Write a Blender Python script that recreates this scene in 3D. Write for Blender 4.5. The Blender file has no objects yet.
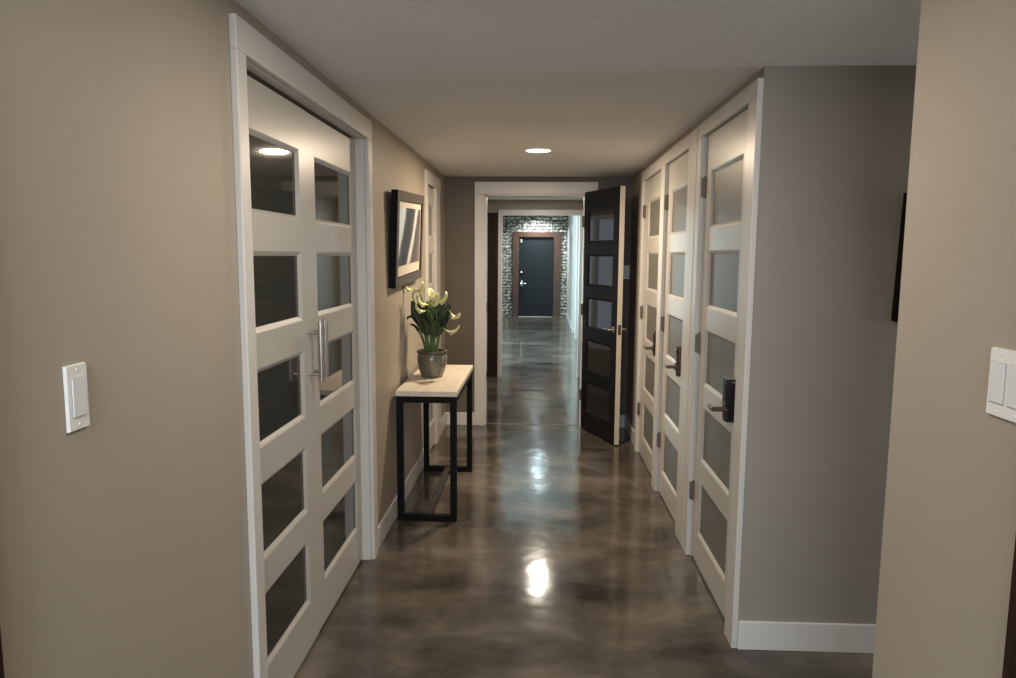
import bpy, bmesh, math, random
from mathutils import Vector, Matrix
random.seed(7)
S = bpy.context.scene
C = S.collection
PI = math.pi

# ---------------------------------------------------------------- materials
def srgb(r, g, b):
    f = lambda c: (c/255/12.92) if c/255 <= .04045 else ((c/255+.055)/1.055)**2.4
    return (f(r), f(g), f(b), 1)

def new_mat(name, col, rough=.5, metal=0, spec=.5, coat=0):
    m = bpy.data.materials.new(name); m.use_nodes = True
    b = m.node_tree.nodes['Principled BSDF']
    b.inputs['Base Color'].default_value = col
    b.inputs['Roughness'].default_value = rough
    b.inputs['Metallic'].default_value = metal
    b.inputs['Specular IOR Level'].default_value = spec
    b.inputs['Coat Weight'].default_value = coat
    return m

def nd(m, t, **kw):
    n = m.node_tree.nodes.new(t)
    for k, v in kw.items():
        if k in n.inputs: n.inputs[k].default_value = v
        else: setattr(n, k, v)
    return n
def lk(m, a, ao, b, bi): m.node_tree.links.new(a.outputs[ao], b.inputs[bi])
def bsdf(m): return m.node_tree.nodes['Principled BSDF']

def add_noise(m, c1, c2, scale=4, detail=4, lo=.35, hi=.65, stretch=(1,1,1), bump=0, bump_scale=60, bump_dist=.002):
    tc = nd(m, 'ShaderNodeTexCoord'); mp = nd(m, 'ShaderNodeMapping'); mp.inputs['Scale'].default_value = stretch
    lk(m, tc, 'Object', mp, 'Vector')
    n = nd(m, 'ShaderNodeTexNoise'); n.inputs['Scale'].default_value = scale; n.inputs['Detail'].default_value = detail
    lk(m, mp, 'Vector', n, 'Vector')
    r = nd(m, 'ShaderNodeValToRGB'); r.color_ramp.elements[0].position = lo; r.color_ramp.elements[1].position = hi
    r.color_ramp.elements[0].color = c1; r.color_ramp.elements[1].color = c2
    lk(m, n, 'Fac', r, 'Fac'); lk(m, r, 'Color', bsdf(m), 'Base Color')
    if bump:
        n2 = nd(m, 'ShaderNodeTexNoise'); n2.inputs['Scale'].default_value = bump_scale; n2.inputs['Detail'].default_value = 3
        lk(m, mp, 'Vector', n2, 'Vector')
        b = nd(m, 'ShaderNodeBump'); b.inputs['Strength'].default_value = bump; b.inputs['Distance'].default_value = bump_dist
        lk(m, n2, 'Fac', b, 'Height'); lk(m, b, 'Normal', bsdf(m), 'Normal')
    return m

M = {}
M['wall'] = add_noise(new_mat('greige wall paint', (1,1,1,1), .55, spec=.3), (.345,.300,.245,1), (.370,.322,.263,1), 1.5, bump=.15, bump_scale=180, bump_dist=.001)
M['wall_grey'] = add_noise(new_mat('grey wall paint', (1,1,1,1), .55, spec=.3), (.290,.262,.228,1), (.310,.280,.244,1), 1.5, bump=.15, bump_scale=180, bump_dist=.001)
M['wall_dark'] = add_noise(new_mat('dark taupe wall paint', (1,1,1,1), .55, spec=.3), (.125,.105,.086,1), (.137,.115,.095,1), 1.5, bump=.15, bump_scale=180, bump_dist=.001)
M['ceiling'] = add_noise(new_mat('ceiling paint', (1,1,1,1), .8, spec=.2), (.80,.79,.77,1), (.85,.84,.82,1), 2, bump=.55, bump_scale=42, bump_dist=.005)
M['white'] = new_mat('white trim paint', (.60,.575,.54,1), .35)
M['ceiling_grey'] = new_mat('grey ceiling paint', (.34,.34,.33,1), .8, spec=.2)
M['door_white'] = new_mat('white door paint', (.52,.495,.46,1), .32)
M['dark_glass'] = new_mat('dark glass', (.050,.052,.046,1), .04, spec=.5)
M['frosted'] = new_mat('frosted glass', (.165,.160,.142,1), .38, spec=.3)
M['charcoal'] = new_mat('charcoal door paint', (.007,.007,.008,1), .45, spec=.15)
M['charcoal_glass'] = new_mat('smoked door glass', (.014,.014,.014,1), .03, spec=.6)
M['edge_cream'] = new_mat('cream door edge', (.62,.55,.46,1), .4)
M['brown'] = add_noise(new_mat('dark brown wood', (1,1,1,1), .5, spec=.15), (.018,.008,.006,1), (.032,.014,.010,1), 8, stretch=(6,6,.6))
M['brown_lit'] = add_noise(new_mat('lit brown wood', (1,1,1,1), .4), (.062,.026,.016,1), (.095,.042,.026,1), 8, stretch=(6,6,.6))  # lighter copy of the brown wood, its lit look put into the colour
M['slate'] = new_mat('slate door paint', (.012,.015,.017,1), .5, spec=.25)
M['steel'] = new_mat('brushed steel', (.50,.47,.44,1), .28, 1)
M['chrome'] = new_mat('chrome', (.75,.75,.75,1), .12, 1)
M['nickel'] = new_mat('dark nickel', (.16,.13,.11,1), .28, 1)
M['lock_black'] = new_mat('gloss black lock face', (.012,.012,.014,1), .15)
M['hinge'] = new_mat('satin hinge metal', (.17,.135,.11,1), .5, .6)
M['black_steel'] = new_mat('black powder coated steel', (.004,.004,.004,1), .55, spec=.12)
M['table_top'] = add_noise(new_mat('whitewashed table top', (1,1,1,1), .45), (.58,.51,.42,1), (.66,.59,.49,1), 5, stretch=(8,1,8))
M['stretcher'] = new_mat('dark brown steel bar', (.030,.022,.018,1), .45)
M['leaf'] = add_noise(new_mat('calla leaf', (1,1,1,1), .35), (.008,.022,.008,1), (.022,.050,.014,1), 14)
M['stem'] = new_mat('calla stem', (.10,.17,.045,1), .45)
M['spathe'] = new_mat('calla spathe', (.74,.74,.38,1), .45)
M['spadix'] = new_mat('calla spadix', (.70,.50,.06,1), .6)
M['pot'] = add_noise(new_mat('celadon glazed ceramic', (1,1,1,1), .22, coat=.3), (.085,.083,.058,1), (.16,.155,.115,1), 9, stretch=(1,1,.25))
M['pot_rim'] = new_mat('brown glazed rim', (.07,.06,.042,1), .3)
M['soil'] = add_noise(new_mat('potting soil', (1,1,1,1), .9), (.012,.009,.006,1), (.035,.026,.018,1), 60)
M['picture_side'] = new_mat('black frame edge', (.006,.005,.005,1), .6, spec=.1)
M['picture_front'] = new_mat('bronze grey frame face', (.085,.068,.050,1), .5, spec=.2)
M['mat_board'] = new_mat('cream mat board', (.62,.56,.47,1), .7)
M['plate'] = new_mat('white switch plastic', (.76,.75,.72,1), .35)
M['rocker'] = new_mat('white rocker plastic', (.70,.71,.72,1), .3)
M['shadow_gap'] = new_mat('painted gap shade', (.45,.44,.43,1), .6)  # shade of the gap around the rocker, put into the colour
M['base_white'] = new_mat('white baseboard paint', (.66,.64,.61,1), .4)
M['strip'] = new_mat('grey floor strip', (.20,.18,.16,1), .4)
M['lamp_trim'] = new_mat('white lamp trim', (.75,.74,.72,1), .4)
M['daylight_frame'] = new_mat('window frame paint', (.7,.7,.7,1), .4)

def emission(name, col, strength):
    m = bpy.data.materials.new(name); m.use_nodes = True
    b = bsdf(m); b.inputs['Base Color'].default_value = (.8,.8,.8,1)
    b.inputs['Emission Color'].default_value = col; b.inputs['Emission Strength'].default_value = strength
    return m
M['glow_warm'] = emission('warm lamp diffuser', (1,.86,.68,1), 9)
M['glow_cool'] = emission('cool lamp diffuser', (.84,.95,1,1), 16)

# polished concrete floor
m = new_mat('polished stained concrete', (1,1,1,1), .13, spec=.5); M['floor'] = m
tc = nd(m, 'ShaderNodeTexCoord')
mp1 = nd(m, 'ShaderNodeMapping'); mp1.inputs['Scale'].default_value = (.75, 1.1, 1); mp1.inputs['Location'].default_value = (3.1, .4, 0)
lk(m, tc, 'Object', mp1, 'Vector')
n1 = nd(m, 'ShaderNodeTexNoise'); n1.inputs['Scale'].default_value = 2.3; n1.inputs['Detail'].default_value = 7; n1.inputs['Roughness'].default_value = .6; n1.inputs['Distortion'].default_value = .25
lk(m, mp1, 'Vector', n1, 'Vector')
r1 = nd(m, 'ShaderNodeValToRGB'); r1.color_ramp.elements[0].position = .33; r1.color_ramp.elements[1].position = .68
r1.color_ramp.elements[0].color = (.026,.021,.017,1); r1.color_ramp.elements[1].color = (.175,.147,.120,1)
e = r1.color_ramp.elements.new(.5); e.color = (.085,.070,.057,1)
lk(m, n1, 'Fac', r1, 'Fac'); lk(m, r1, 'Color', bsdf(m), 'Base Color')
n2 = nd(m, 'ShaderNodeTexNoise'); n2.inputs['Scale'].default_value = 5; n2.inputs['Detail'].default_value = 3
lk(m, tc, 'Object', n2, 'Vector')
r2 = nd(m, 'ShaderNodeMapRange'); r2.inputs['To Min'].default_value = .09; r2.inputs['To Max'].default_value = .18
lk(m, n2, 'Fac', r2, 'Value'); lk(m, r2, 'Result', bsdf(m), 'Roughness')
n3 = nd(m, 'ShaderNodeTexNoise'); n3.inputs['Scale'].default_value = 3.2; n3.inputs['Detail'].default_value = 2.5
lk(m, tc, 'Object', n3, 'Vector')
bp = nd(m, 'ShaderNodeBump'); bp.inputs['Strength'].default_value = .2; bp.inputs['Distance'].default_value = .02
lk(m, n3, 'Fac', bp, 'Height'); lk(m, bp, 'Normal', bsdf(m), 'Normal')

def brick_mat(name, axis):
    m = new_mat(name, (1,1,1,1), .85, spec=.2)
    tc = nd(m, 'ShaderNodeTexCoord'); sx = nd(m, 'ShaderNodeSeparateXYZ'); cx = nd(m, 'ShaderNodeCombineXYZ')
    lk(m, tc, 'Object', sx, 'Vector'); lk(m, sx, axis, cx, 'X'); lk(m, sx, 'Z', cx, 'Y')
    nz = nd(m, 'ShaderNodeTexNoise'); nz.inputs['Scale'].default_value = 9; nz.inputs['Detail'].default_value = 3
    lk(m, cx, 'Vector', nz, 'Vector')
    va = nd(m, 'ShaderNodeVectorMath', operation='MULTIPLY_ADD'); va.inputs[1].default_value = (.11,.07,0)
    lk(m, nz, 'Color', va, 0); lk(m, cx, 'Vector', va, 2)
    br = nd(m, 'ShaderNodeTexBrick'); br.inputs['Scale'].default_value = 1
    br.inputs['Brick Width'].default_value = .215; br.inputs['Row Height'].default_value = .075
    br.inputs['Mortar Size'].default_value = .012; br.inputs['Mortar Smooth'].default_value = .3
    br.inputs['Color1'].default_value = (.72,.70,.62,1); br.inputs['Color2'].default_value = (.48,.46,.40,1); br.inputs['Mortar'].default_value = (.13,.125,.11,1)
    lk(m, va, 'Vector', br, 'Vector')
    n2 = nd(m, 'ShaderNodeTexNoise'); n2.inputs['Scale'].default_value = 16; n2.inputs['Detail'].default_value = 4
    lk(m, cx, 'Vector', n2, 'Vector')
    rr = nd(m, 'ShaderNodeValToRGB'); rr.color_ramp.elements[0].position = .40; rr.color_ramp.elements[1].position = .58
    rr.color_ramp.elements[0].color = (.13,.12,.10,1); rr.color_ramp.elements[1].color = (1,1,1,1)
    lk(m, n2, 'Fac', rr, 'Fac')
    mx = nd(m, 'ShaderNodeMix', data_type='RGBA', blend_type='MULTIPLY'); mx.inputs[0].default_value = .9
    m.node_tree.links.new(br.outputs['Color'], mx.inputs[6]); m.node_tree.links.new(rr.outputs['Color'], mx.inputs[7])
    m.node_tree.links.new(mx.outputs[2], bsdf(m).inputs['Base Color'])
    b = nd(m, 'ShaderNodeBump'); b.inputs['Strength'].default_value = .8; b.inputs['Distance'].default_value = .015; b.invert = True
    lk(m, br, 'Fac', b, 'Height'); lk(m, b, 'Normal', bsdf(m), 'Normal')
    return m
M['brick_x'] = brick_mat('whitewashed brick', 'X')
M['brick_y'] = brick_mat('whitewashed brick side', 'Y')

# abstract print: pale blue sheet, dark middle with pale curving sweep, warm grey ground
def print_mat():
    m = new_mat('abstract print', (1,1,1,1), .45, spec=.15)
    tc = nd(m, 'ShaderNodeTexCoord'); sx = nd(m, 'ShaderNodeSeparateXYZ'); lk(m, tc, 'Object', sx, 'Vector')
    # local x along the print (-.36..+.36), local z up (-.2..+.2); skew so that the bands lean
    z2 = nd(m, 'ShaderNodeMath', operation='POWER'); zz = nd(m, 'ShaderNodeMath', operation='MULTIPLY_ADD'); zz.inputs[1].default_value = 2.2; zz.inputs[2].default_value = .5
    lk(m, sx, 'Z', zz, 0); lk(m, zz, 'Value', z2, 0); z2.inputs[1].default_value = .6
    sk = nd(m, 'ShaderNodeMath', operation='MULTIPLY_ADD'); sk.inputs[1].default_value = -.42
    lk(m, z2, 'Value', sk, 0); lk(m, sx, 'X', sk, 2)
    nz = nd(m, 'ShaderNodeTexNoise'); nz.inputs['Scale'].default_value = 7; nz.inputs['Detail'].default_value = 4; lk(m, tc, 'Object', nz, 'Vector')
    ad = nd(m, 'ShaderNodeMath', operation='MULTIPLY_ADD'); ad.inputs[1].default_value = .10; lk(m, nz, 'Fac', ad, 0); lk(m, sk, 'Value', ad, 2)
    mr = nd(m, 'ShaderNodeMapRange'); mr.inputs['From Min'].default_value = -.70; mr.inputs['From Max'].default_value = .42; lk(m, ad, 'Value', mr, 'Value')
    rp = nd(m, 'ShaderNodeValToRGB'); cr = rp.color_ramp
    cr.elements[0].position = 0; cr.elements[0].color = (.50,.60,.64,1)
    cr.elements[1].position = 1; cr.elements[1].color = (.20,.16,.13,1)
    for p, c in ((.17,(.60,.68,.70,1)), (.21,(.05,.06,.07,1)), (.30,(.02,.02,.024,1)), (.45,(.05,.045,.045,1)), (.48,(.62,.62,.60,1)), (.535,(.50,.48,.46,1)), (.565,(.05,.04,.04,1)), (.78,(.17,.13,.11,1))):
        el = cr.elements.new(p); el.color = c
    lk(m, mr, 'Result', rp, 'Fac'); lk(m, rp, 'Color', bsdf(m), 'Base Color')
    return m
M['print'] = print_mat()

# ---------------------------------------------------------------- mesh helpers
class MB:
    def __init__(s): s.bm = bmesh.new(); s.mats = []
    def mi(s, m):
        if m not in s.mats: s.mats.append(m)
        return s.mats.index(m)
    def faces(s, vs, fs, m, smooth=False):
        v = [s.bm.verts.new(p) for p in vs]; i = s.mi(m)
        for f in fs:
            try: fc = s.bm.faces.new([v[k] for k in f])
            except ValueError: continue
            fc.material_index = i; fc.smooth = smooth
        return v
    def box(s, x0, x1, y0, y1, z0, z1, m, bev=0):
        b = bmesh.new(); bmesh.ops.create_cube(b, size=1)
        for v in b.verts: v.co = Vector(((x0+x1)/2+v.co.x*(x1-x0), (y0+y1)/2+v.co.y*(y1-y0), (z0+z1)/2+v.co.z*(z1-z0)))
        if bev: bmesh.ops.bevel(b, geom=b.edges[:], offset=bev, segments=2, affect='EDGES', profile=.5)
        s.merge(b, m)
    def merge(s, b, m, smooth=False):
        idx = {v: i for i, v in enumerate(b.verts)}
        s.faces([v.co.copy() for v in b.verts], [[idx[v] for v in f.verts] for f in b.faces], m, smooth); b.free()
    def tube(s, pts, r, m, n=12, caps=True):
        pts = [Vector(p) for p in pts]; rs = r if isinstance(r, (list, tuple)) else [r]*len(pts)
        vs = []; up = None
        for i, p in enumerate(pts):
            t = (pts[min(i+1, len(pts)-1)] - pts[max(i-1, 0)]).normalized()
            if up is None: up = Vector((0,0,1)) if abs(t.z) < .9 else Vector((1,0,0))
            a = t.cross(up).normalized(); up = a.cross(t).normalized()
            for k in range(n):
                th = 2*PI*k/n; vs.append(p + (a*math.cos(th) + up*math.sin(th))*rs[i])
        fs = [[i*n+k, i*n+(k+1) % n, (i+1)*n+(k+1) % n, (i+1)*n+k] for i in range(len(pts)-1) for k in range(n)]
        if caps: fs += [list(range(n))[::-1], [(len(pts)-1)*n+k for k in range(n)]]
        s.faces(vs, fs, m, True)
    def lathe(s, prof, m, n=40, c=(0,0,0), axis='z', closed=False):
        vs = []
        for r, h in prof:
            for k in range(n):
                th = 2*PI*k/n
                p = (r*math.cos(th), r*math.sin(th), h)
                if axis == 'x': p = (p[2], p[0], p[1])
                if axis == 'y': p = (p[0], p[2], p[1])
                vs.append((c[0]+p[0], c[1]+p[1], c[2]+p[2]))
        fs = [[i*n+k, i*n+(k+1) % n, (i+1)*n+(k+1) % n, (i+1)*n+k] for i in range(len(prof)-1) for k in range(n)]
        if prof[0][0] > 1e-6: fs.append(list(range(n))[::-1])
        if prof[-1][0] > 1e-6 and not closed: fs.append([(len(prof)-1)*n+k for k in range(n)])
        s.faces(vs, fs, m, True)
    def build(s, name, parent=None, loc=None, rotz=0, autosmooth=True, **tags):
        bmesh.ops.remove_doubles(s.bm, verts=s.bm.verts, dist=1e-6)
        bmesh.ops.recalc_face_normals(s.bm, faces=s.bm.faces)
        me = bpy.data.meshes.new(name); s.bm.to_mesh(me); s.bm.free()
        for mm in s.mats: me.materials.append(mm)
        o = bpy.data.objects.new(name, me); C.objects.link(o)
        if parent: o.parent = parent
        if loc: o.location = loc
        if rotz: o.rotation_euler.z = rotz
        if autosmooth and any(p.use_smooth for p in me.polygons):
            try: me.set_sharp_from_angle(angle=math.radians(40))
            except Exception: pass
        for k, v in tags.items(): o[k] = v
        return o

def empty(name, loc, rotz=0, **tags):
    o = bpy.data.objects.new(name, None); C.objects.link(o); o.empty_display_size = .1
    o.location = loc; o.rotation_euler.z = rotz
    for k, v in tags.items(): o[k] = v
    return o
def tag(o, label, cat, group=None, kind=None):
    o['label'] = label; o['category'] = cat
    if group: o['group'] = group
    if kind: o['kind'] = kind
    return o
def struct(name, label, cat, *boxes, mat=None, bev=0):
    mb = MB()
    for b in boxes: mb.box(*b[:6], b[6] if len(b) > 6 else mat, bev)
    o = mb.build(name); return tag(o, label, cat, kind='structure')

# ---------------------------------------------------------------- key dimensions (from the photograph's perspective)
H = 1.5116
XL, XR, ZC = -.816, .788, 2.18
YE = 6.152

# ---------------------------------------------------------------- room shell
struct('floor', 'polished brown grey concrete floor running down the hallway', 'floor', (-3.2, 3.4, -3.4, 17.8, -.1, 0), mat=M['floor'])
struct('ceiling', 'textured off white ceiling over the hallway', 'ceiling', (-3.2, 3.4, -3.4, 8.72, ZC, ZC+.1), mat=M['ceiling'])
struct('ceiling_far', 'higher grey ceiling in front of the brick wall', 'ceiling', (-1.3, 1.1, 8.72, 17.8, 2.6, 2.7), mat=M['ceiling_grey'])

W = M['wall']
L0, L1, LH = 1.950, 3.325, 2.045          # double doorway
F0, F1, FH = 5.105, 5.50, 2.02           # narrow doorway
struct('wall_left', 'greige hallway wall with the double glazed doors', 'wall',
       (XL-.15, XL, .985, L0, 0, ZC), (XL-.15, XL, L0, L1, LH, ZC), (XL-.15, XL, L1, F0, 0, ZC),
       (XL-.15, XL, F0, F1, FH, ZC), (XL-.15, XL, F1, YE, 0, ZC),
       (XL-.19, XL-.15, 1.5, 6.0, 0, ZC), mat=W)
A0, A1, B0, B1, D0, D1, RH = 2.72, 3.47, 3.755, 4.445, 4.575, 5.365, 2.085
struct('wall_right', 'greige hallway wall with three white doors in a row', 'wall',
       (XR, XR+.15, A1, B0, 0, ZC), (XR, XR+.15, B1, D0, 0, ZC), (XR, XR+.15, D1, YE, 0, ZC),
       (XR, XR+.15, A0, A1, RH, ZC), (XR, XR+.15, B0, B1, RH, ZC), (XR, XR+.15, D0, D1, RH, ZC),
       (XR+.15, XR+.19, 2.70, 6.0, 0, ZC), mat=W)
struct('wall_right_side', 'grey painted wall at the turn beside the nearest white door', 'wall',
       (XR, 3.2, 2.616, A0, 0, ZC), mat=M['wall_grey'])
struct('wall_right_near', 'beige wall corner carrying the double switch at the right edge', 'wall',
       (XR, 3.2, 1.144, 1.572, 0, ZC), mat=W)
struct('wall_side_passage', 'end wall of the side passage', 'wall', (3.2, 3.35, 1.1, 1.65, 0, ZC), (3.2, 3.35, 2.55, 2.8, 0, ZC), (3.2, 3.35, 1.65, 2.55, 0, .6), (3.2, 3.35, 1.65, 2.55, 2.0, ZC), mat=W)
EO0, EO1, EH = -.47, .40, 2.03
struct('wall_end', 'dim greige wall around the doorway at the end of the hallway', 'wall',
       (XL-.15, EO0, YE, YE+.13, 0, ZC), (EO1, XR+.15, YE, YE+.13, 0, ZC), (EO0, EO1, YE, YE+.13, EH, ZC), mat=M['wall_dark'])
# passage beyond the end doorway
struct('wall_beyond_left', 'left wall of the passage beyond the end doorway', 'wall', (-.98, -.83, YE+.13, 6.85, 0, ZC), (-.98, -.83, 7.85, 8.72, 0, ZC), (-.98, -.83, 6.85, 7.85, 0, .5), (-.98, -.83, 6.85, 7.85, 1.95, ZC), mat=W)
struct('wall_beyond_right', 'right wall of the passage beyond the end doorway', 'wall', (.74, .89, YE+.13, 8.72, 0, ZC), mat=W)
struct('wall_beyond_header', 'beige wall section above the second opening', 'wall',
       (-.98, -.49, 8.75, 8.87, 0, 2.7), (.52, .89, 8.75, 8.87, 0, 2.7), (-.49, .52, 8.75, 8.87, 2.055, 2.7), mat=W)
struct('wall_brick_end', 'whitewashed brick wall around the far dark door', 'wall',
       (-1.1, -.485, 17.393, 17.6, 0, 2.65), (.369, .9, 17.393, 17.6, 0, 2.65), (-.485, .369, 17.393, 17.6, 1.955, 2.65), mat=M['brick_x'])
struct('wall_brick_left', 'whitewashed brick wall on the left of the far passage', 'wall', (-1.1, -.945, 8.87, 9.8, 0, 2.65), (-1.1, -.945, 14.2, 17.393, 0, 2.65), (-1.1, -.945, 9.8, 14.2, 0, .3), (-1.1, -.945, 9.8, 14.2, 2.3, 2.65), mat=M['brick_y'])
struct('wall_far_right', 'pale blue white wall on the right of the far passage', 'wall',
       (.70, .86, 8.87, 11.95, 0, 2.65), (.70, .86, 12.75, 13.05, 0, 2.65), (.70, .86, 13.9, 17.393, 0, 2.65),
       (.70, .86, 11.95, 12.75, 2.35, 2.65), (.70, .86, 13.05, 13.9, 2.35, 2.65), (.86, .9, 11.8, 14.1, 0, 2.65), mat=M['white'])
# room behind the camera
struct('wall_back', 'window wall of the room the hallway opens from', 'wall',
       (-2.6, -1.1, -3.15, -3, 0, ZC), (1.1, 2.6, -3.15, -3, 0, ZC), (-1.1, 1.1, -3.15, -3, 0, .8), (-1.1, 1.1, -3.15, -3, 2.0, ZC), mat=W)
struct('wall_room_left', 'left wall of the room the hallway opens from', 'wall', (-2.75, -2.6, -3.15, .985, 0, ZC), (-2.6, XL-.15, .80, .985, 0, ZC), (XL-.15, XL, .86, .985, 0, ZC), mat=W)
struct('wall_room_right', 'right wall of the room the hallway opens from', 'wall', (2.6, 2.75, -3.15, 1.144, 0, ZC), (XR, 2.6, 1.0, 1.144, 0, ZC), mat=W)

# brown cased opening at the picture's bottom corners
struct('trim_1', 'dark brown wood casing at the bottom left corner', 'trim', (XL, XL+.016, .86, .966, 0, 2.1), mat=M['brown'], bev=.002)
struct('trim_2', 'dark brown wood casing at the bottom right corner', 'trim', (XR-.016, XR, 1.0, 1.124, 0, 2.1), mat=M['brown'], bev=.002)

# ---------------------------------------------------------------- casings
TW = M['white']; bz = .003
o = MB()
cx0, cx1 = XL, XL+.02
o.box(cx0, cx1, L0-.062, L0, 0, LH, TW, bz); o.box(cx0, cx1, L1, L1+.075, 0, LH, TW, bz); o.box(cx0, cx1, L0-.062, L1+.075, LH, 2.133, TW, bz)
o.box(XL-.15, XL, L0, L0+.004, 0, LH, TW); o.box(XL-.15, XL, L1-.004, L1, 0, LH, TW); o.box(XL-.036, XL, L0, L1, LH-.004, LH, TW)
tag(o.build('trim_3'), 'wide white casing around the double glazed doors', 'trim', kind='structure')
o = MB()
o.box(cx0, cx1, F0-.07, F0, 0, FH, TW, bz); o.box(cx0, cx1, F1, F1+.10, 0, FH, TW, bz); o.box(cx0, cx1-.006, F1+.10, F1+.27, 0, FH, TW, bz); o.box(cx0, cx1, F0-.07, F1+.27, FH, 2.11, TW, bz)
o.box(XL-.15, XL, F0, F0+.004, 0, FH, TW); o.box(XL-.15, XL, F1-.004, F1, 0, FH, TW)
tag(o.build('trim_4'), 'white casing around the narrow door behind the framed picture', 'trim', kind='structure')
def right_casing(name, label, n0, n1, f0, f1, top, head):
    o = MB()
    a, b = XR-.022, XR
    o.box(a, b, n0, n1, 0, head, TW, bz); o.box(a, b, f0, f1, 0, head, TW, bz); o.box(a, b, n0, f1, head, top, TW, bz)
    o.box(XR, XR+.15, f0-.003, f0, 0, RH, TW); o.box(XR, XR+.15, n1, n1+.003, 0, RH, TW)
    tag(o.build(name), label, 'trim', kind='structure')
right_casing('trim_5', 'white casing around the nearest door on the right', 2.612, A0, A1, 3.552, 2.14, 2.078)
right_casing('trim_6', 'white casing around the middle door on the right', 3.566, B0, B1, 4.508, 2.138, 2.072)
right_casing('trim_7', 'white casing around the farthest door on the right', 4.512, D0, D1, 5.45, 2.136, 2.066)
o = MB()
o.box(-.556, EO0, YE-.02, YE, 0, EH, TW, bz); o.box(EO1, .50, YE-.02, YE, 0, EH, TW, bz); o.box(-.556, .50, YE-.02, YE, EH, 2.135, TW, bz)
o.box(EO0, EO0+.015, YE, YE+.13, 0, EH, TW); o.box(EO1-.015, EO1, YE, YE+.13, 0, EH, TW); o.box(EO0, EO1, YE, YE+.13, EH-.012, EH, TW)
t8 = tag(o.build('trim_8'), 'white casing around the end doorway with the open dark door', 'trim', kind='structure')
for z0 in (1.05, .44):
    o = MB(); o.box(EO0+.015, EO0+.019, YE+.04, YE+.07, z0-.05, z0+.05, M['nickel'], .001); o.box(EO0+.019, EO0+.022, YE+.047, YE+.063, z0-.02, z0+.02, M['lock_black'])
    o.build('strike_plate', t8)
o = MB()
o.box(-.497, -.446, 8.70, 8.75, 0, 2.062, TW); o.box(.50, .56, 8.70, 8.75, 0, 2.062, TW); o.box(-.446, .50, 8.70, 8.75, 1.995, 2.062, TW)
o.box(-.49, -.455, 8.75, 8.90, 0, 2.055, TW); o.box(.50, .52, 8.75, 8.90, 0, 2.055, TW)
tag(o.build('trim_9'), 'blue white frame of the second opening down the passage', 'trim', kind='structure')
struct('trim_10', 'tall dark brown post at the left of the second opening', 'trim', (-.64, -.497, 8.66, 8.75, 0, 2.02), mat=M['brown'], bev=.004)
o = MB()
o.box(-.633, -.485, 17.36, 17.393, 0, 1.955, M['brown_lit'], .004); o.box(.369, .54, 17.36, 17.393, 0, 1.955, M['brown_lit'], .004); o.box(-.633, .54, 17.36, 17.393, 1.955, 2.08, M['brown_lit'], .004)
tag(o.build('trim_11'), 'brown wood casing around the far dark door', 'trim', kind='structure')
o = MB()
for a, b in ((11.95, 12.75), (13.05, 13.9)):
    o.box(.68, .70, a-.1, a, 0, 2.35, TW); o.box(.68, .70, b, b+.1, 0, 2.35, TW); o.box(.68, .70, a-.1, b+.1, 2.35, 2.45, TW)
tag(o.build('trim_12'), 'white casings of the doorways on the far right wall', 'trim', kind='structure')
struct('trim_13', 'thin floor strip under the end doorway', 'trim', (EO0+.015, EO1-.015, YE+.05, YE+.062, 0, .002), mat=M['strip'])

# ---------------------------------------------------------------- baseboards
def baseboard(name, label, *bx):
    mb = MB()
    for b in bx: mb.box(*b, M['base_white'], .003)
    tag(mb.build(name), label, 'baseboard', kind='structure')
bh = .115
baseboard('baseboard_left', 'white baseboard under the console table', (XL, XL+.012, .985, L0-.062, 0, bh), (XL, XL+.012, L1+.075, F0-.07, 0, bh), (XL, XL+.012, F1+.27, YE, 0, bh))
baseboard('baseboard_end', 'white baseboard on the end wall beside the doorway', (XL+.012, -.556, YE-.012, YE, 0, bh), (.50, XR-.012, YE-.012, YE, 0, bh))
baseboard('baseboard_right', 'white baseboard between the farthest white door and the end wall', (XR-.012, XR, 5.45, YE, 0, bh))
baseboard('baseboard_side', 'bright white baseboard along the grey wall at the turn', (XR, 3.2, 2.604, 2.616, 0, bh))
baseboard('baseboard_near', 'white baseboard of the beige wall corner', (XR-.012, XR, 1.144, 1.572, 0, bh), (XR-.012, 3.2, 1.572, 1.592, 0, bh))
baseboard('baseboard_far', 'white baseboard along the far right wall', (.688, .70, 14.0, 17.36, 0, bh), (.688, .70, 8.9, 11.85, 0, bh))

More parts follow.
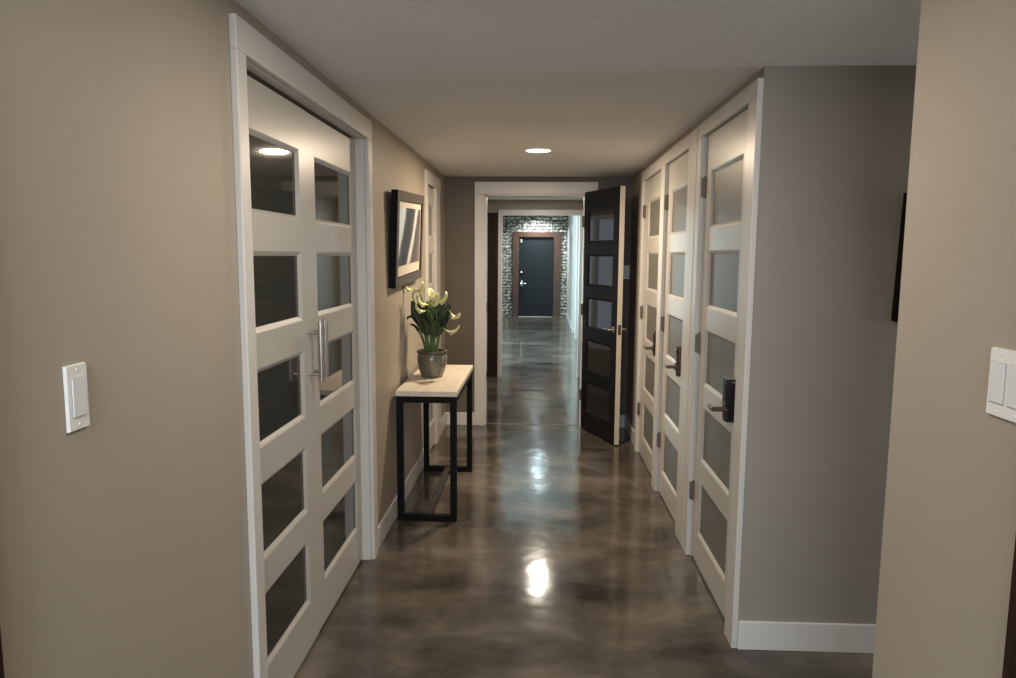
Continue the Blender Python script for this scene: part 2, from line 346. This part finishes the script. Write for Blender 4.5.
# ---------------------------------------------------------------- glazed doors
def door_leaf(name, label, loc, rotz, w, z0, z1, t, px0, px1, top, pitch, gh, body, glass, edge=None, back=None, rows=5, bead=.016):
    """leaf in local space: width along +x, visible face at y=0 looking to -y, thickness to +y"""
    root = empty(name, loc, rotz, kind='structure'); tag(root, label, 'door')
    mb = MB(); bev = .002
    edge = edge or body; back = back or body
    ops = [(top-i*pitch-gh, top-i*pitch) for i in range(rows)]
    x0, x1 = px0-bead, px1+bead
    def blk(a, b, c, d):
        mb.box(a, b, 0, t*.5, c, d, body); mb.box(a, b, t*.5, t, c, d, back)
    blk(0, x0, z0, z1)
    mb.box(x1, w-.0015, 0, t*.5, z0, z1, body); mb.box(x1, w-.0015, t*.5, t, z0, z1, back)
    mb.box(w-.0015, w, 0, t, z0, z1, edge)
    zs = [z1]
    for a, b in ops: zs += [b+bead, a-bead]
    zs.append(z0)
    for i in range(0, len(zs), 2): blk(x0, x1, zs[i+1], zs[i])
    gd = .011
    for a, b in ops:
        for (f, g, mm) in ((0, gd, body), (t, t-gd, back)):
            O = [(x0, f, a-bead), (x1, f, a-bead), (x1, f, b+bead), (x0, f, b+bead)]
            s = .35
            Mi = [(x0+bead*s, f+(g-f)*.25, a-bead*(1-s)), (x1-bead*s, f+(g-f)*.25, a-bead*(1-s)), (x1-bead*s, f+(g-f)*.25, b+bead*(1-s)), (x0+bead*s, f+(g-f)*.25, b+bead*(1-s))]
            I = [(px0, g, a), (px1, g, a), (px1, g, b), (px0, g, b)]
            # a lip, then a sloped glazing bead down to the glass
            for P, Q in ((O, Mi), (Mi, I)):
                mb.faces(P+Q, [[k, (k+1) % 4, 4+(k+1) % 4, 4+k] for k in range(4)], mm)
    mb.build('slab', root)
    for a, b in ops:
        g = MB(); g.box(px0-.004, px1+.004, gd+.001, t-gd-.001, a-.004, b+.004, glass); g.build('glass_pane', root)
    return root

def hinges(root, x, zs, y=0, turn=False):
    for z in zs:
        mb = MB()
        mb.tube([(x, y-.004, z-.045), (x, y-.004, z+.045)], .0065, M['hinge'], 10)
        mb.tube([(x, y-.004, z-.051), (x, y-.004, z-.045)], .0045, M['hinge'], 8); mb.tube([(x, y-.004, z+.045), (x, y-.004, z+.051)], .0045, M['hinge'], 8)
        mb.box(x+.003, x+.006, y-.022, y-.002, z-.045, z+.045, M['hinge'])
        mb.build('hinge', root)

# left double doors (face +x)
g1 = door_leaf('door_1', 'left leaf of the white double doors, nearest the left edge', (-.855, 1.953, 0), PI/2, .660, .012, 2.028, .04, .135, .555, 1.864, .3605, .218, M['door_white'], M['dark_glass'])
g2 = door_leaf('door_2', 'right leaf of the white double doors, beside the framed picture', (-.858, 2.616, 0), PI/2, .704, .012, 2.028, .04, .108, .622, 1.864, .3605, .218, M['door_white'], M['dark_glass'])
def bar_pull(root, x):
    mb = MB(); mb.tube([(x, -.046, 1.036), (x, -.046, 1.262)], .0105, M['steel'], 14)
    for z in (1.062, 1.218): mb.tube([(x, -.046, z), (x, .001, z)], .0065, M['steel'], 10)
    mb.build('bar_handle', root)
bar_pull(g1, .627); bar_pull(g2, .030)
# narrow door beyond the picture
g3 = door_leaf('door_3', 'narrow white glazed door between the picture and the end wall', (-.818, F0+.004, 0), PI/2, F1-F0-.008, .012, 2.01, .04, .045, F1-F0-.026, 1.875, .3605, .22, M['door_white'], M['dark_glass'])

# right hand doors (face -x)
XD = .793
def right_door(name, label, n, f, pn, pf, top, pitch, gh, z1):
    r = door_leaf(name, label, (XD, f-.006, 0), -PI/2, f-n-.012, .012, z1, .04, f-.006-pf, f-.006-pn, top, pitch, gh, M['door_white'], M['frosted'])
    hinges(r, -.001, (1.84, 1.09, .345), y=0)
    return r
r1 = right_door('door_4', 'nearest white frosted door on the right, with a black keypad lock', A0, A1, 2.858, 3.343, 1.896, .3715, .238, 2.08)
r2 = right_door('door_5', 'middle of the three white frosted doors on the right', B0, B1, 3.872, 4.352, 1.892, .3715, .238, 2.08)
r3 = right_door('door_6', 'farthest of the three white frosted doors on the right', D0, D1, 4.752, 5.215, 1.892, .3715, .238, 2.08)

def lever(root, x, z, y0, out, length, mat, sgn=-1, plate=None):
    """lever set on a face at local y=y0 pointing to out(-1 = -y); arm runs to sgn*x"""
    d = out
    mb = MB()
    mb.tube([(x, y0, z), (x, y0+d*.010, z), (x, y0+d*.012, z)], [.024, .024, .018], mat, 20)
    mb.tube([(x, y0+d*.010, z), (x, y0+d*.055, z)], .0095, mat, 14)
    mb.tube([(x-sgn*.010, y0+d*.052, z), (x+sgn*.03, y0+d*.054, z), (x+sgn*length*.75, y0+d*.052, z-.001), (x+sgn*length, y0+d*.046, z-.002)], [.0085, .0085, .0075, .006], mat, 12)
    return mb.build('lever_handle', root)
def keypad_lock(root, x, z0, z1, big):
    w = .034 if big else .026
    mb = MB()
    # tapered body: chrome shell with a bevelled crown and a narrower foot
    zc = z0+.055
    prof = [(-w*.55, z0+.012), (-w*.3, z0), (w*.3, z0), (w*.55, z0+.012), (w*.72, zc), (w, zc+.03), (w, z1-.016), (w*.72, z1), (-w*.72, z1), (-w, z1-.016), (-w, zc+.03), (-w*.72, zc)]
    n = len(prof); dep = .042 if big else .024
    vs = [(x+a, .0005, b) for a, b in prof] + [(x+a, -dep*.7, b) for a, b in prof] + [(x+a*.82, -dep, z0+(b-z0)*.94+.005) for a, b in prof]
    fs = [[k, (k+1) % n, n+(k+1) % n, n+k] for k in range(n)] + [[n+k, n+(k+1) % n, 2*n+(k+1) % n, 2*n+k] for k in range(n)] + [[2*n+k for k in range(n)]]
    mb.faces(vs, fs, M['lock_black'] if big else M['nickel'])
    if big: mb.box(x-w*.80, x+w*.80, -dep*1.02, -.001, z1-.003, z1+.004, M['chrome'], .002); mb.box(x-w*.98, x+w*.98, -dep*.55, -.001, zc+.03, z1-.012, M['chrome'], .002)
    pl = mb.build('lock_plate', root)
    mb = MB(); mb.box(x-w*.62, x+w*.62, -dep-.002, -dep+.002, zc+.035, z1-.02, M['lock_black'], .0015); mb.build('keypad', pl)
    lever(root, x, z0+.052, -dep*.8, -1, .085 if big else .10, M['nickel'], -1)
wA = A1-A0-.012
keypad_lock(r1, A1-.006-2.815, .850, 1.030, True)
keypad_lock(r2, B1-.006-3.900, .850, 1.020, False)
keypad_lock(r3, D1-.006-4.690, .850, 1.015, False)
r1['label'] = 'nearest white frosted door on the right, with a chrome and black lock'

# open charcoal door
ang = math.atan2(-.59, .232)
od = door_leaf('door_7', 'charcoal five pane door standing open at the end of the hallway', (.388, 6.110, 0), ang, .634, .012, 2.045, .042, .085, .518, 1.868, .3615, .232, M['charcoal'], M['charcoal_glass'], edge=M['edge_cream'], back=M['charcoal'])
lever(od, .588, .935, 0, -1, .10, M['chrome'], -1)
lever(od, .588, .935, .042, 1, .14, M['chrome'], -1)
mb = MB(); mb.box(.634, .6365, .008, .034, .895, .975, M['nickel'], .001); mb.build('latch_plate', od)
hinges(od, -.001, (1.80, 1.05, .30))

# far slate door
fd = empty('door_8', (-.485, 17.41, 0), 0, kind='structure'); tag(fd, 'dark slate door in a brown casing on the far brick wall', 'door')
mb = MB(); mb.box(.004, .85, 0, .045, .012, 1.95, M['slate'], .003); mb.build('slab', fd)
mb = MB(); mb.lathe([(.001, -.028), (.024, -.026), (.030, -.010), (.032, 0)], M['chrome'], 20, (.075, 0, 1.10), 'y'); mb.build('deadbolt', fd)
mb = MB(); mb.lathe([(.001, -.012), (.030, -.010), (.034, 0)], M['chrome'], 20, (.075, 0, .82), 'y'); mb.tube([(.075, -.01, .82), (.075, -.06, .82)], .012, M['chrome'], 12); mb.tube([(.062, -.056, .82), (.10, -.058, .822), (.19, -.054, .815)], [.013, .013, .009], M['chrome'], 12)
mb.box(.052, .098, -.006, 0, .75, .90, M['chrome'], .003); mb.build('lever_handle', fd)
mb = MB(); mb.box(.045, .075, -.018, 0, 1.82, 1.90, M['plate'], .004); mb.build('contact_sensor', fd)
mb = MB(); mb.box(.004, .85, -.01, .02, 0, .012, M['steel'], .002); mb.build('door_sweep', fd)
# doors set in the far right wall
for i, (a, b) in enumerate(((11.95, 12.75), (13.05, 13.9))):
    mb = MB(); mb.box(.80, .84, a+.005, b-.005, .01, 2.345, M['charcoal'], .003)
    q = mb.build('door_%d' % (9+i)); tag(q, ('nearer' if i == 0 else 'farther') + ' dark recessed door on the far pale right wall', 'door', kind='structure')
    mb = MB(); mb.tube([(.80, b-.08, .95), (.745, b-.08, .95), (.74, b-.19, .95)], .009, M['chrome'], 10); mb.build('lever_handle', q)

# ---------------------------------------------------------------- recessed lights
def downlight(x, y, z, label, warm=True):
    root = empty('recessed_downlight', (x, y, z)); tag(root, label, 'ceiling light', 'recessed ceiling downlights')
    mb = MB(); mb.lathe([(.078, -.002), (.080, -.006), (.094, -.004), (.097, 0)], M['lamp_trim'], 48, closed=True)
    mb.build('trim_ring', root)
    mb = MB(); mb.lathe([(.0001, -.0035), (.079, -.0035)], M['glow_warm'] if warm else M['glow_cool'], 48, closed=True); mb.build('diffuser', root)
    return root
def area(name, loc, rot, sx, sy, energy, col, shape='DISK', spread=None):
    l = bpy.data.lights.new(name, 'AREA'); l.shape = shape; l.size = sx
    if shape in ('RECTANGLE', 'ELLIPSE'): l.size_y = sy
    l.energy = energy; l.color = col
    if spread: l.spread = spread
    o = bpy.data.objects.new(name, l); C.objects.link(o); o.location = loc; o.rotation_euler = rot
    return o
WARM = (1, .80, .58); NEUT = (1, .90, .76); COOL = (.70, .93, 1)
downlight(-.01, 4.62, ZC, 'round glowing downlight in the hallway ceiling above the console table')
area('hall lamp', (-.01, 4.62, ZC-.012), (0,0,0), .15, 0, 36, WARM)
downlight(0, 1.80, ZC, 'round downlight just past the top edge, over the double doors')
area('near lamp', (0, 1.80, ZC-.012), (0,0,0), .15, 0, 13, NEUT)
downlight(.03, 7.74, ZC, 'round downlight beyond the end doorway, seen mirrored in the floor')
area('passage lamp', (.03, 7.74, ZC-.012), (0,0,0), .11, 0, 16, NEUT)
downlight(.03, 13.1, 2.6, 'round cool downlight over the far passage floor', False)
area('far lamp', (.03, 13.1, 2.588), (0,0,0), .16, 0, 7, COOL)
downlight(-.03, 16.95, 2.6, 'round cool downlight washing the brick above the dark door', False)
area('brick lamp', (-.03, 16.95, 2.588), (0,0,0), .15, 0, 42, (.84,.97,1), spread=math.radians(125))
downlight(-.6, -.45, ZC, 'added unseen cool fill downlight in the room the hallway opens from', False)
area('room fill lamp', (-.6, -.45, ZC-.012), (0,0,0), .2, 0, 42, (.88,.95,1))  # unseen lamp and fixture added as cool fill for camera-facing surfaces

def window(name, label, loc, rotz, w, z0, z1, energy, col, bars=1):
    """window centred at loc, opening w wide along local x, local +y is outside"""
    r = empty(name, loc, rotz, kind='structure'); tag(r, label, 'window')
    mb = MB(); f = .05; m_ = M['daylight_frame']
    for b in ((-w/2, -w/2+f, z0, z1), (w/2-f, w/2, z0, z1), (-w/2+f, w/2-f, z0, z0+f), (-w/2+f, w/2-f, z1-f, z1)): mb.box(b[0], b[1], -.03, .03, b[2], b[3], m_)
    for k in range(bars):
        x = -w/2 + w*(k+1)/(bars+1); mb.box(x-.02, x+.02, -.03, .03, z0+f, z1-f, m_)
    mb.build('window_frame', r)
    l = area(name+' daylight', (0, 0, 0), (0, 0, 0), w-.02, z1-z0-.02, energy, col, 'RECTANGLE')
    l.matrix_world = Matrix.Translation(loc) @ Matrix.Rotation(rotz, 4, 'Z') @ Matrix.Translation((0, .10, (z0+z1)/2)) @ Matrix.Rotation(-PI/2, 4, 'X')
    return r
window('window_1', 'wide window of the room the hallway opens from', (0, -3.08, 0), PI, 2.2, .8, 2.0, 105, (.88,.94,1), 1)
window('fill_window_2', 'added unseen wide window lighting the far passage from the left', (-1.02, 12.0, 0), PI/2, 4.4, .3, 2.3, 270, (.66,.93,1), 3)  # put in out of view to brighten the far passage with cool light
window('window_3', 'window on the left just beyond the end doorway, mirrored in the open dark door', (-.90, 7.35, 0), PI/2, 1.0, .5, 1.95, 3.2, (.78,.88,1), 2)
window('fill_window_4', 'added unseen fill window at the end of the side passage', (3.27, 2.1, 0), -PI/2, .9, .6, 2.0, 11, (.9,.95,1), 1)  # weak cool light added out of view to fill the side passage

# ---------------------------------------------------------------- console table
tx0, tx1, ty0, ty1, th = -.792, -.445, 3.842, 4.812, .754
tb = empty('console_table', ((tx0+tx1)/2, (ty0+ty1)/2, 0)); tag(tb, 'narrow console table with pale wood top and black steel frame', 'table')
ox, oy = (tx0+tx1)/2, (ty0+ty1)/2
def tbx(mb, x0, x1, y0, y1, z0, z1, m, bev=.0015): mb.box(x0-ox, x1-ox, y0-oy, y1-oy, z0, z1, m, bev)
mb = MB(); tbx(mb, tx0, tx1, ty0, ty1, th-.030, th, M['table_top'], .003); mb.build('table_top', tb)
tq = .036
for (y0, y1) in ((ty0+.004, ty0+.004+tq), (ty1-.004-tq, ty1-.004)):
    for (x0, x1) in ((tx0+.004, tx0+.004+tq), (tx1-.004-tq, tx1-.004)):
        mb = MB(); tbx(mb, x0, x1, y0, y1, 0, th-.031, M['black_steel']); mb.build('leg', tb)
    mb = MB(); tbx(mb, tx0+.004+tq, tx1-.004-tq, y0, y1, 0, tq, M['black_steel']); mb.build('foot_bar', tb)
    mb = MB(); tbx(mb, tx0+.004+tq, tx1-.004-tq, y0, y1, th-.031-tq, th-.031, M['black_steel']); mb.build('top_bar', tb)
for (x0, x1) in ((tx0+.004, tx0+.004+tq), (tx1-.004-tq, tx1-.004)):
    mb = MB(); tbx(mb, x0, x1, ty0+.004+tq, ty1-.004-tq, th-.031-tq, th-.031, M['black_steel']); mb.build('side_rail', tb)
mb = MB(); tbx(mb, ox-.018, ox+.018, ty0+.004+tq, ty1-.004-tq, .004, tq, M['stretcher']); mb.build('stretcher', tb)

# ---------------------------------------------------------------- potted calla lily
px_, py_ = -.657, 4.33
pl = empty('potted_calla_lily', (px_, py_, th)); tag(pl, 'calla lily with pale yellow blooms in a glazed grey green pot', 'plant')
mb = MB()
mb.lathe([(.0001, 0), (.060, 0), (.066, .006), (.070, .012), (.082, .045), (.0915, .085), (.0935, .115), (.089, .140), (.0835, .150), (.076, .150), (.082, .115), (.0001, .110)], M['pot'], 48)
pot = mb.build('pot', pl)
mb = MB(); mb.lathe([(.080, .145), (.093, .149), (.0965, .157), (.094, .165), (.086, .168), (.078, .164), (.076, .150), (.080, .145)], M['pot_rim'], 48); mb.build('pot_rim', pot)
mb = MB()
for th_ in (-2.35, -1.57, -.8):
    c, s_ = math.cos(th_), math.sin(th_)
    mb.tube([(c*r, s_*r, z) for r, z in ((.0700, .012), (.0815, .045), (.091, .085), (.093, .115), (.0885, .142))], .0022, M['pot_rim'], 6)
mb.build('glaze_seam', pot)
mb = MB(); mb.lathe([(.0001, .146), (.04, .149), (.077, .144)], M['soil'], 32, closed=True); mb.build('soil', pl)

def bez(p0, p1, p2, p3, n):
    out = []
    for i in range(n+1):
        t = i/n; u = 1-t
        out.append(p0*u**3 + p1*3*u*u*t + p2*3*u*t*t + p3*t**3)
    return out
def leaf_mesh(p0, p1, p2, p3, w, fold=.35, face=None, petiole=.45):
    mb = MB(); pts = bez(*[Vector(p) for p in (p0, p1, p2, p3)], 16)
    vs = []; fs = []; face = Vector(face or (.2, -1, .1)).normalized()
    for i, p in enumerate(pts):
        t = i/16; tan = (pts[min(i+1, 16)]-pts[max(i-1, 0)]).normalized()
        side = tan.cross(face)
        if side.length < 1e-4: side = tan.cross(Vector((1, 0, 0)))
        side.normalize(); nrm = side.cross(tan).normalized()
        if t < petiole: ww = .0045
        else:
            q = (t-petiole)/(1-petiole); ww = .0045 + w*(abs(math.sin(PI*min(1, q**.60)))**1.15)*(1 if q < 1 else 0)
            if i == 16: ww = .0006
        for k, a in enumerate((-1, -.5, 0, .5, 1)):
            vs.append(p + side*ww*a + nrm*ww*fold*(abs(a)**1.3))
    for i in range(16):
        for k in range(4): fs.append([i*5+k, i*5+k+1, (i+1)*5+k+1, (i+1)*5+k])
    mb.faces(vs, fs, M['leaf'], True)
    # stalk under the blade
    k = int(16*petiole)+2
    mb.tube(pts[:k], [.0052 - .0025*i/k for i in range(k)], M['stem'], 7)
    return mb
def add_leaf(base, tip, w, bend=.1, out=0, face=None, petiole=.4):
    b = Vector((base[0], base[1], .145)); t = Vector((tip[0]-px_, tip[1]-py_, tip[2]-th))
    p1 = b + Vector((0, 0, (t.z-b.z)*.45)) + (t-b)*.10
    p2 = b + (t-b)*.72 + Vector((0, 0, bend))
    o = leaf_mesh(b, p1, p2, t, w, face=face, petiole=petiole).build('leaf', pl)
    sol = o.modifiers.new('thickness', 'SOLIDIFY'); sol.thickness = .0012
    return o
LEAVES = [ # base (local), tip (world), half width, bend
    ((-.030, -.01), (-.772, 4.27, 1.232), .038, .05), ((-.020, -.02), (-.735, 4.30, 1.238), .035, .03), ((-.01, .01), (-.690, 4.36, 1.225), .038, .03),
    ((.012, -.02), (-.640, 4.28, 1.190), .035, .03), ((.03, .0), (-.556, 4.36, 1.222), .038, .03), ((.036, -.012), (-.536, 4.30, 1.205), .035, .05),
    ((.0, .03), (-.600, 4.42, 1.245), .035, .03), ((-.03, .02), (-.752, 4.40, 1.180), .035, .05), ((.03, .02), (-.572, 4.42, 1.14), .032, .06),
    ((-.012, -.03), (-.700, 4.22, 1.130), .032, .05), ((.02, -.035), (-.612, 4.22, 1.115), .032, .05), ((-.02, .0), (-.715, 4.30, 1.185), .038, .03), ((.015, .015), (-.660, 4.38, 1.20), .038, .02),
    ((.028, -.02), (-.575, 4.27, 1.15), .032, .05),
]
for b, t, w, be in LEAVES:
    add_leaf(b, t, w, be, face=(random.uniform(-.5, .5), -1, random.uniform(-.2, .3)), petiole=random.uniform(.28, .42))
add_leaf((-.035, -.005), (-.800, 4.25, 1.115), .016, .13, face=(.1, -.5, 1), petiole=.5)
add_leaf((-.038, -.012), (-.778, 4.24, 1.085), .014, .06, face=(.1, -.6, 1), petiole=.5)

def bloom(base, tip, axis, size, bend=0.0):
    """stem from the soil to tip, then a flared spathe opening along axis with a yellow spadix"""
    b = Vector((base[0], base[1], .145)); t = Vector((tip[0]-px_, tip[1]-py_, tip[2]-th)); ax = Vector(axis).normalized()
    p1 = b + Vector((0, 0, (t.z-b.z)*.5)) + (t-b)*.05; p2 = t - ax*.07 + Vector((0, 0, bend))
    mb = MB(); mb.tube(bez(b, p1, p2, t, 18), [.0042]*19, M['stem'], 8)
    st = mb.build('flower_stem', pl)
    a = ax.cross(Vector((0, 0, 1)))
    if a.length < .2: a = Vector((1, 0, 0))
    a.normalize(); u = a.cross(ax).normalized()
    vs = []; fs = []; n, rows = 20, 8
    for i in range(rows+1):
        q = i/rows
        for k in range(n+1):
            th_ = -PI + 2*PI*k/n
            lip = .5+.5*math.cos(th_)              # 1 on the pointed side
            r = size*(.09 + .36*q**2.1*(.75+.35*lip)) * (1 - .12*(k in (0, n)))
            h = size*(1.05*q*(.62+.55*lip**1.4)) - size*.14*max(0, q-.7)*(1-lip)*3
            pt = 0
            if q > .7: pt = size*.42*(q-.7)/.3*max(0, math.cos(th_))**8
            vs.append(t + ax*h + (u*math.cos(th_) + a*math.sin(th_))*(r+pt))
    for i in range(rows):
        for k in range(n): fs.append([i*(n+1)+k, i*(n+1)+k+1, (i+1)*(n+1)+k+1, (i+1)*(n+1)+k])
    mb = MB(); mb.faces(vs, fs, M['spathe'], True)
    mb.tube([t-ax*.004, t+ax*size*.05], [.0045, size*.10], M['stem'], 10)
    sp = mb.build('spathe', st)
    sol = sp.modifiers.new('thickness', 'SOLIDIFY'); sol.thickness = .0014
    mb = MB(); mb.tube([t+ax*size*.05, t+ax*size*.45, t+ax*size*.74, t+ax*size*.80], [.0035, .0045, .004, .001], M['spadix'], 8); mb.build('spadix', st)
BLOOMS = [((-.03, -.02), (-.760, 4.27, 1.298), (-.75, -.35, .05), .048, .01), ((-.022, .0), (-.742, 4.22, 1.288), (.75, -.35, .22), .058, 0),
          ((.0, .01), (-.662, 4.30, 1.235), (.25, -.3, .85), .050, 0), ((-.01, -.02), (-.668, 4.25, 1.208), (-.80, -.45, .12), .062, .02),
          ((.01, -.02), (-.652, 4.25, 1.212), (.65, -.6, .25), .064, .01), ((.0, -.03), (-.682, 4.22, 1.172), (-.75, -.6, .05), .052, .03),
          ((.02, .0), (-.622, 4.28, 1.222), (.90, -.30, .18), .064, .01), ((.03, -.01), (-.530, 4.27, 1.155), (.55, -.65, -.50), .062, .05),
          ((.035, -.02), (-.556, 4.25, 1.050), (.92, -.25, -.18), .062, .05)]
for b in BLOOMS: bloom(*b)

# ---------------------------------------------------------------- framed picture on the left wall
pw, ph, fw_, fd_ = .85, .530, .056, .036
pic = empty('framed_picture', (XL+.006, 4.232, 1.345)); tag(pic, 'framed abstract print hanging above the console table', 'picture')
# local: x along the wall (+y world), y into the room is -y local, z up from the lower edge; tipped forward and hung slightly crooked
pic.matrix_world = Matrix.Translation((XL+.004, 4.238, 1.345)) @ Matrix.Rotation(PI/2, 4, 'Z') @ Matrix.Rotation(math.radians(2.6), 4, 'X') @ Matrix.Rotation(math.radians(-2.4), 4, 'Y')
pic_rot = pic.rotation_euler.copy()
mb = MB()
for (a, b, c, d) in ((-pw/2, -pw/2+fw_, 0, ph), (pw/2-fw_, pw/2, 0, ph), (-pw/2+fw_, pw/2-fw_, 0, fw_), (-pw/2+fw_, pw/2-fw_, ph-fw_, ph)):
    mb.box(a, b, -fd_, 0, c, d, M['picture_side']); mb.box(a+.002, b-.002, -fd_-.0015, -fd_, c+.002, d-.002, M['picture_front'])
mb.build('frame', pic)
mb = MB(); mb.box(-pw/2+fw_, pw/2-fw_, -fd_+.008, -.004, fw_, ph-fw_, M['mat_board']); mb.build('mat_board', pic)
mb = MB(); mb.box(-.362, .330, -.0012, .0012, -.155, .170, M['print']); pr = mb.build('print', pic, loc=(0, -fd_+.0055, ph/2+.005))
# black picture on the side wall, mostly hidden by the beige corner
pb = empty('wall_picture', (1.594, 2.614, 1.285)); tag(pb, 'black framed picture on the grey wall, half hidden by the beige corner', 'picture')
pb.rotation_euler = (math.radians(3.2), 0, 0)
mb = MB(); w2, h2 = .62, .455
for (a, b, c, d) in ((-w2/2, -w2/2+.03, 0, h2), (w2/2-.03, w2/2, 0, h2), (-w2/2+.03, w2/2-.03, 0, .03), (-w2/2+.03, w2/2-.03, h2-.03, h2)): mb.box(a, b, -.03, 0, c, d, M['picture_side'], .002)
mb.build('frame', pb)
mb = MB(); mb.box(-w2/2+.03, w2/2-.03, -.02, -.004, .03, h2-.03, M['charcoal_glass']); mb.build('glazed_print', pb)

# ---------------------------------------------------------------- light switches
def switch(loc, rotz, label, gangs=1, w=.056, h=.117):
    """plate in local x/z, facing -y"""
    r = empty('light_switch', loc, rotz); tag(r, label, 'light switch')
    W_ = w if gangs == 1 else w+.046*(gangs-1)
    mb = MB(); b = bmesh.new(); bmesh.ops.create_cube(b, size=1)
    for v in b.verts: v.co = Vector((v.co.x*W_*(1 if v.co.y > 0 else .95), v.co.y*.006-.003, v.co.z*h*(1 if v.co.y > 0 else .97)))
    mb.merge(b, M['plate'])
    mb.build('cover_plate', r)
    for g in range(gangs):
        cx = (g-(gangs-1)/2)*.046
        mb = MB(); mb.box(cx-.0185, cx+.0185, -.0068, -.0055, -.036, .036, M['shadow_gap'])
        mb.faces([(cx-.017, -.0065, -.0335), (cx+.017, -.0065, -.0335), (cx+.017, -.0065, .0345), (cx-.017, -.0065, .0345), (cx-.017, -.0085, -.0335), (cx+.017, -.0085, -.0335), (cx+.017, -.0095, .0345), (cx-.017, -.0095, .0345)],
                 [[4,5,6,7],[0,1,5,4],[1,2,6,5],[2,3,7,6],[3,0,4,7]], M['rocker'])
        mb.build('rocker', r)
        for sz in (-.0485, .0485):
            mb = MB(); mb.lathe([(.0001, -.0072), (.003, -.0068), (.0034, -.0058)], M['plate'], 12, (cx, 0, sz), 'y'); mb.build('screw', r)
switch((XL, 1.191, 1.257), PI/2, 'white single rocker switch on the beige wall left of the double doors')
switch((XR, 1.191, 1.302), -PI/2, 'white double rocker switch at the right edge of the picture', 2)
switch((.757, YE, 1.372), 0, 'small switch plate on the dim wall behind the open charcoal door', 1)

# ---------------------------------------------------------------- camera, world, view
cam = bpy.data.cameras.new('camera'); cam.sensor_width = 36; cam.lens = 704.4/1016*36; cam.clip_start = .02
co = bpy.data.objects.new('camera', cam); C.objects.link(co)
R = Vector((.99904374, .04315985, .00698846)); U = Vector((-.01203576, .11781705, .99296238)); F = Vector((-.04203275, .99209696, -.11822385))
mw = Matrix((( R.x, U.x, -F.x, 0), (R.y, U.y, -F.y, 0), (R.z, U.z, -F.z, H), (0, 0, 0, 1)))
co.matrix_world = mw; S.camera = co
w = bpy.data.worlds.new('world'); w.use_nodes = True; S.world = w
w.node_tree.nodes['Background'].inputs['Color'].default_value = (.05, .06, .07, 1)
w.node_tree.nodes['Background'].inputs['Strength'].default_value = .3
S.view_settings.view_transform = 'Standard'; S.view_settings.look = 'None'; S.view_settings.gamma = 1; S.view_settings.use_curve_mapping = False
S.view_settings.exposure = 0
S.cycles.use_denoising = True
S.cycles.max_bounces = 10; S.cycles.diffuse_bounces = 6; S.cycles.glossy_bounces = 5
S.cycles.sample_clamp_indirect = 6
